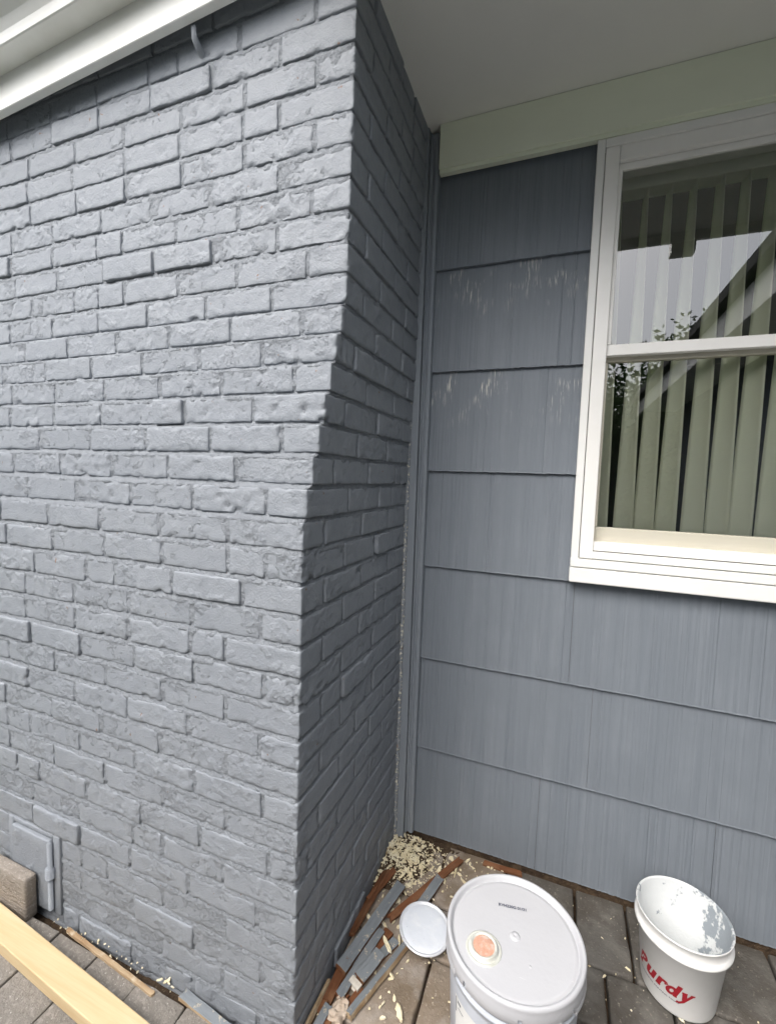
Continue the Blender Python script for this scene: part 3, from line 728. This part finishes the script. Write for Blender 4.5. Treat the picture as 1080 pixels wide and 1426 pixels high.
def flakes(n, pick, smin, smax, seed):
    r = random.Random(seed); q = MB()
    for i in range(n):
        x, y = pick(r); z = heap_z(x, y)+.002+r.random()*.006*(1 if heap_z(x, y) > .003 else .2)
        s = smin+(smax-smin)*r.random()**2.2; el = r.uniform(1, 2.8); k = r.randint(5, 7); a0 = r.uniform(0, 6.28)
        mt = Matrix.Rotation(r.uniform(0, 6.28), 3, 'Z') @ Matrix.Rotation(r.gauss(0, .45), 3, 'X') @ Matrix.Rotation(r.gauss(0, .35), 3, 'Y')
        th = r.uniform(.0012, .0035)*(1+s*40); vv = []
        for zz2, sc in ((0, 1), (th, r.uniform(.6, .9))):
            for a in range(k):
                rr = s*(.6+.5*r.random())*sc if zz2 == 0 else None
                if zz2 == 0: vv.append(Vector((el*rr*math.cos(a0+6.283*a/k), rr*math.sin(a0+6.283*a/k), 0)))
                else: b0 = vv[a]; vv.append(Vector((b0.x*sc, b0.y*sc, th*r.uniform(.7, 1.3))))
        q.add([mt @ p + Vector((x, y, z)) for p in vv], [(a, (a+1) % k, k+(a+1) % k, k+a) for a in range(k)]+[tuple(range(k))[::-1], tuple(range(k, 2*k))])
    return q
q = flakes(380, lambda r: (max(.012, r.gauss(.075, .055)), min(-.02, max(-.30, r.gauss(-.12, .06)))), .0018, .0085, 3)
q2 = flakes(700, lambda r: (max(.012, r.gauss(.085, .065)), min(-.015, max(-.31, r.gauss(-.12, .075)))), .0008, .0026, 13); q.add(q2.v, q2.f)
o = q.make('pale_flakes', M_CHIP); o['kind'] = 'stuff'; tag(o, 'heap of pale yellow flakes strewn over the soil in the corner', 'flakes')
q = flakes(190, lambda r: (r.uniform(.02, .42), -abs(r.gauss(.0, .22))-.015), .0014, .008, 4)
q2 = flakes(120, lambda r: (r.uniform(.05, 1.25), r.uniform(-.75, -.03)), .0010, .0045, 5); q.add(q2.v, q2.f)
q2 = flakes(60, lambda r: (r.uniform(.02, .2), r.uniform(-.72, -.36)), .0015, .008, 6); q.add(q2.v, q2.f)
q2 = flakes(45, lambda r: (r.uniform(-.86, -.34), r.uniform(-.768, -.745)), .0012, .0045, 8); q.add(q2.v, [t_ for t_ in q2.f])
o = q.make('scattered_flakes', M_CHIP); o['kind'] = 'stuff'; tag(o, 'pale flakes and crumbs scattered over the pavers', 'flakes')
SHAVE = ['ragged pale shaving lying just above the short grey block', 'slim upright pale shaving beside the grey strip by the can lid', 'curled pale shaving touching the can lid rim',
         'long thin pale shaving beyond the tip of the reddish stick', 'wide pale shaving between the reddish stick and the lidded bucket', 'slim pale shaving behind the lidded bucket',
         'pale shaving in the flake heap beside the reddish stick', 'pointed pale shaving alone on the brown paver', 'broad pale shaving beside the splintered strip on the brown paver']
for i, (a, b, s) in enumerate((((.112, -.418), (.150, -.452), .014), ((.150, -.385), (.163, -.415), .008), ((.166, -.37), (.172, -.42), .009), ((.262, -.07), (.262, -.12), .007), ((.18, -.20), (.20, -.235), .013), ((.285, -.115), (.32, -.14), .007), ((.14, -.115), (.155, -.165), .009), ((.190, -.625), (.196, -.668), .011), ((.208, -.556), (.232, -.590), .014))):
    r = random.Random(60+i); A = Vector(a); B = Vector(b); d = (B-A); nrm = Vector((-d.y, d.x)).normalized()*s*.5; vv = []
    prof_ = [r.uniform(.15, .5)]+[r.uniform(.45, 1.3) for _ in range(4)]+[r.uniform(.15, .5)]
    for hz in (0, 1):
        for side in (1, -1):
            rng = range(6) if side == 1 else range(5, -1, -1)
            for j in rng:
                p = A+d*(j/5)+nrm*side*prof_[j]*r.uniform(.7, 1.2)*(1 if hz == 0 else .75)
                zb_ = heap_z(p.x, p.y)
                vv.append((p.x, p.y, .003+zb_+(0 if hz == 0 else r.uniform(.004, .008))+(.012 if i in (0,) else 0)))
    ff = [(j, (j+1) % 12, 12+(j+1) % 12, 12+j) for j in range(12)]+[tuple(range(12))[::-1], tuple(range(12, 24))]
    o = obj('pale_shaving', vv, ff, M_CHIP, origin=(a[0], a[1], 0)); tag(o, SHAVE[i], 'shaving', 'larger pale shavings on the ground')

# ------------------------------------------------------------------ left foreground
v, f = rbox([-1.150, -.924], [-.797, -.762], [.0, .140], .006, 10, 4, 8)
v = [Vector((p.x+.0012*nse(p, 30, 2), p.y+.0012*nse(p, 30, 7), p.z+.0010*nse(p, 30, 9))) for p in v]
o = obj('concrete_block', v, f, M_BLOCK, smooth=True, origin=(-1.03, -.78, 0)); tag(o, 'grey concrete paver block standing on edge before the cleanout door', 'block')
A = Vector((-1.62, -.763, 0)); B = Vector((-.02, -.880, 0)); d = (B-A); L = d.length; ex = d.normalized(); ey = Vector((-ex.y, ex.x, 0))
v, f = rbox([0, L], [-.033, .033], [.001, .039], .003, 30, 2, 1)
v = [A+ex*p.x+ey*(p.y+.0008*nse(p, 3))+Vector((0, 0, p.z+.0006*nse(p, 4, 2))) for p in v]
v = [p-ey*.033 for p in v]
o = obj('lumber_board', v, f, M_PINE, smooth=False, origin=((A+B)/2)); tag(o, 'fresh pale pine stud lying on the pavers before the chimney', 'lumber')

# ------------------------------------------------------------------ what stands behind the camera (seen in the glass, or added to shade the court)
wg = thing('house_wing', 'grey sided house wing across the court, mirrored in the window', 'building', (3.6, -3.2, 0))
WXF = 2.15
for i in range(8):
    z0_ = .03+.355*i; v = []
    ys = [-6.4+.8*j for j in range(9)]
    m_ = MB()
    m_.add([(WXF, -6.4, z0_), (WXF, -.01, z0_), (WXF+.014, -.01, z0_+.36), (WXF+.014, -6.4, z0_+.36), (WXF+.02, -6.4, z0_), (WXF+.02, -.01, z0_)], [(0, 1, 2, 3), (0, 4, 5, 1)])
    m_.make('siding_course', M_SIDING, wg)
MB().box(WXF+.02, 6, -6.39, -.03, -.05, 2.9).make('wall', M_SIDING, wg)
MB().box(WXF-.5, WXF+.03, -6.9, -1.12, 2.62, 2.64).make('soffit', M_SOFFIT, wg)
MB().box(WXF-.53, WXF-.505, -6.9, -1.12, 2.55, 2.76).make('fascia', M_GUTTER, wg)
obj('roof', *prism([(WXF-.6, 2.78), (6.2, 4.3), (6.2, 4.38), (WXF-.6, 2.86)], 1, -7.0, -1.12), M_SHINGLE, wg)
def tree(x, y, h, cr, seed, label):
    t = thing('tree', label, 'tree', (x, y, -.06), 'trees across the yard mirrored in the window'); r = random.Random(seed)
    tv = MB(); n = 8
    for (z_, rr) in ((-.1, .16), (h*.3, .12), (h*.6, .07), (h*.85, .02)):
        for a in range(n): tv.v.append(Vector((x+rr*math.cos(6.283*a/n)+.1*math.sin(z_), y+rr*math.sin(6.283*a/n), z_)))
    tv.f = [(i*n+a, i*n+(a+1) % n, (i+1)*n+(a+1) % n, (i+1)*n+a) for i in range(3) for a in range(n)]
    tv.make('trunk', M_BARK, t, smooth=True)
    q = MB()
    cl_ = [(Vector((r.gauss(0, .45)*cr, r.gauss(0, .45)*cr, h*.32+r.random()*h*.62)), r.uniform(.3, .6)*cr) for _ in range(26)]
    for c, s in cl_:
        for _ in range(150):
            p = c+Vector((r.gauss(0, 1), r.gauss(0, 1), r.gauss(0, .8))).normalized()*s*r.random()**.4
            l = r.uniform(.05, .11); a = Vector((r.gauss(0, 1), r.gauss(0, 1), r.gauss(0, 1))).normalized(); b = a.orthogonal().normalized()
            P = Vector((x, y, 0))+p
            q.add([P-a*l, P+b*l*.45, P+a*l, P-b*l*.45], [(0, 1, 2, 3)])
    q.make('crown', M_LEAF, t)
tree(-2.2, -9.5, 4.6, 2.0, 1, 'broad green tree across the yard')
tree(.9, -10.5, 4.3, 2.0, 2, 'low green tree beside the wing')
tree(3.4, -12.5, 5.2, 2.3, 3, 'green tree beyond the wing roof')
tree(-5.6, -11.5, 5.0, 2.3, 4, 'green tree far along the yard')

# hedge mirrored in the glass, drawn long and dense to block low sky light
hd = thing('tall_hedge', 'tall clipped green hedge, mirrored in the window, stretched to block low sky light', 'hedge', (-4, -7.6, -.06)); r = random.Random(77); q = MB()
for i in range(26000):
    x = r.uniform(-11, 2.6); top = 2.75+.35*nse((x, 0, 0), 1.1)+.25*nse((x, 0, 5), 3.5)
    z = top*r.random()**.75; y = -7.2-.8*r.random()**1.5+.12*nse((x, z, 0), 3)
    l = r.uniform(.06, .12); a = Vector((r.gauss(0, 1), r.gauss(0, 1), r.gauss(0, 1))).normalized(); b = a.orthogonal().normalized(); P = Vector((x, y, z))
    q.add([P-a*l, P+b*l*.5, P+a*l, P-b*l*.5], [(0, 1, 2, 3)])
q.make('foliage', M_LEAF, hd, kind='stuff')
MB().box(-11, 2.6, -8.0, -7.6, -.06, 2.3).make('inner_mass', M_BARK, hd)

# unseen building added on the left to keep low light off the walls
gr = thing('yard_light_block', 'unseen low grey building added across the yard to block low light', 'building', (-5, -6, 0))
MB().box(-10, -.6, -7.0, -4.2, -.06, 2.9).make('wall', M_SIDING, gr)
obj('roof', *prism([(-4.0, 2.8), (-5.6, 3.9), (-7.2, 2.8), (-7.2, 2.9), (-5.6, 4.0), (-4.0, 2.9)], 0, -10.2, -.4), M_SHINGLE, gr)
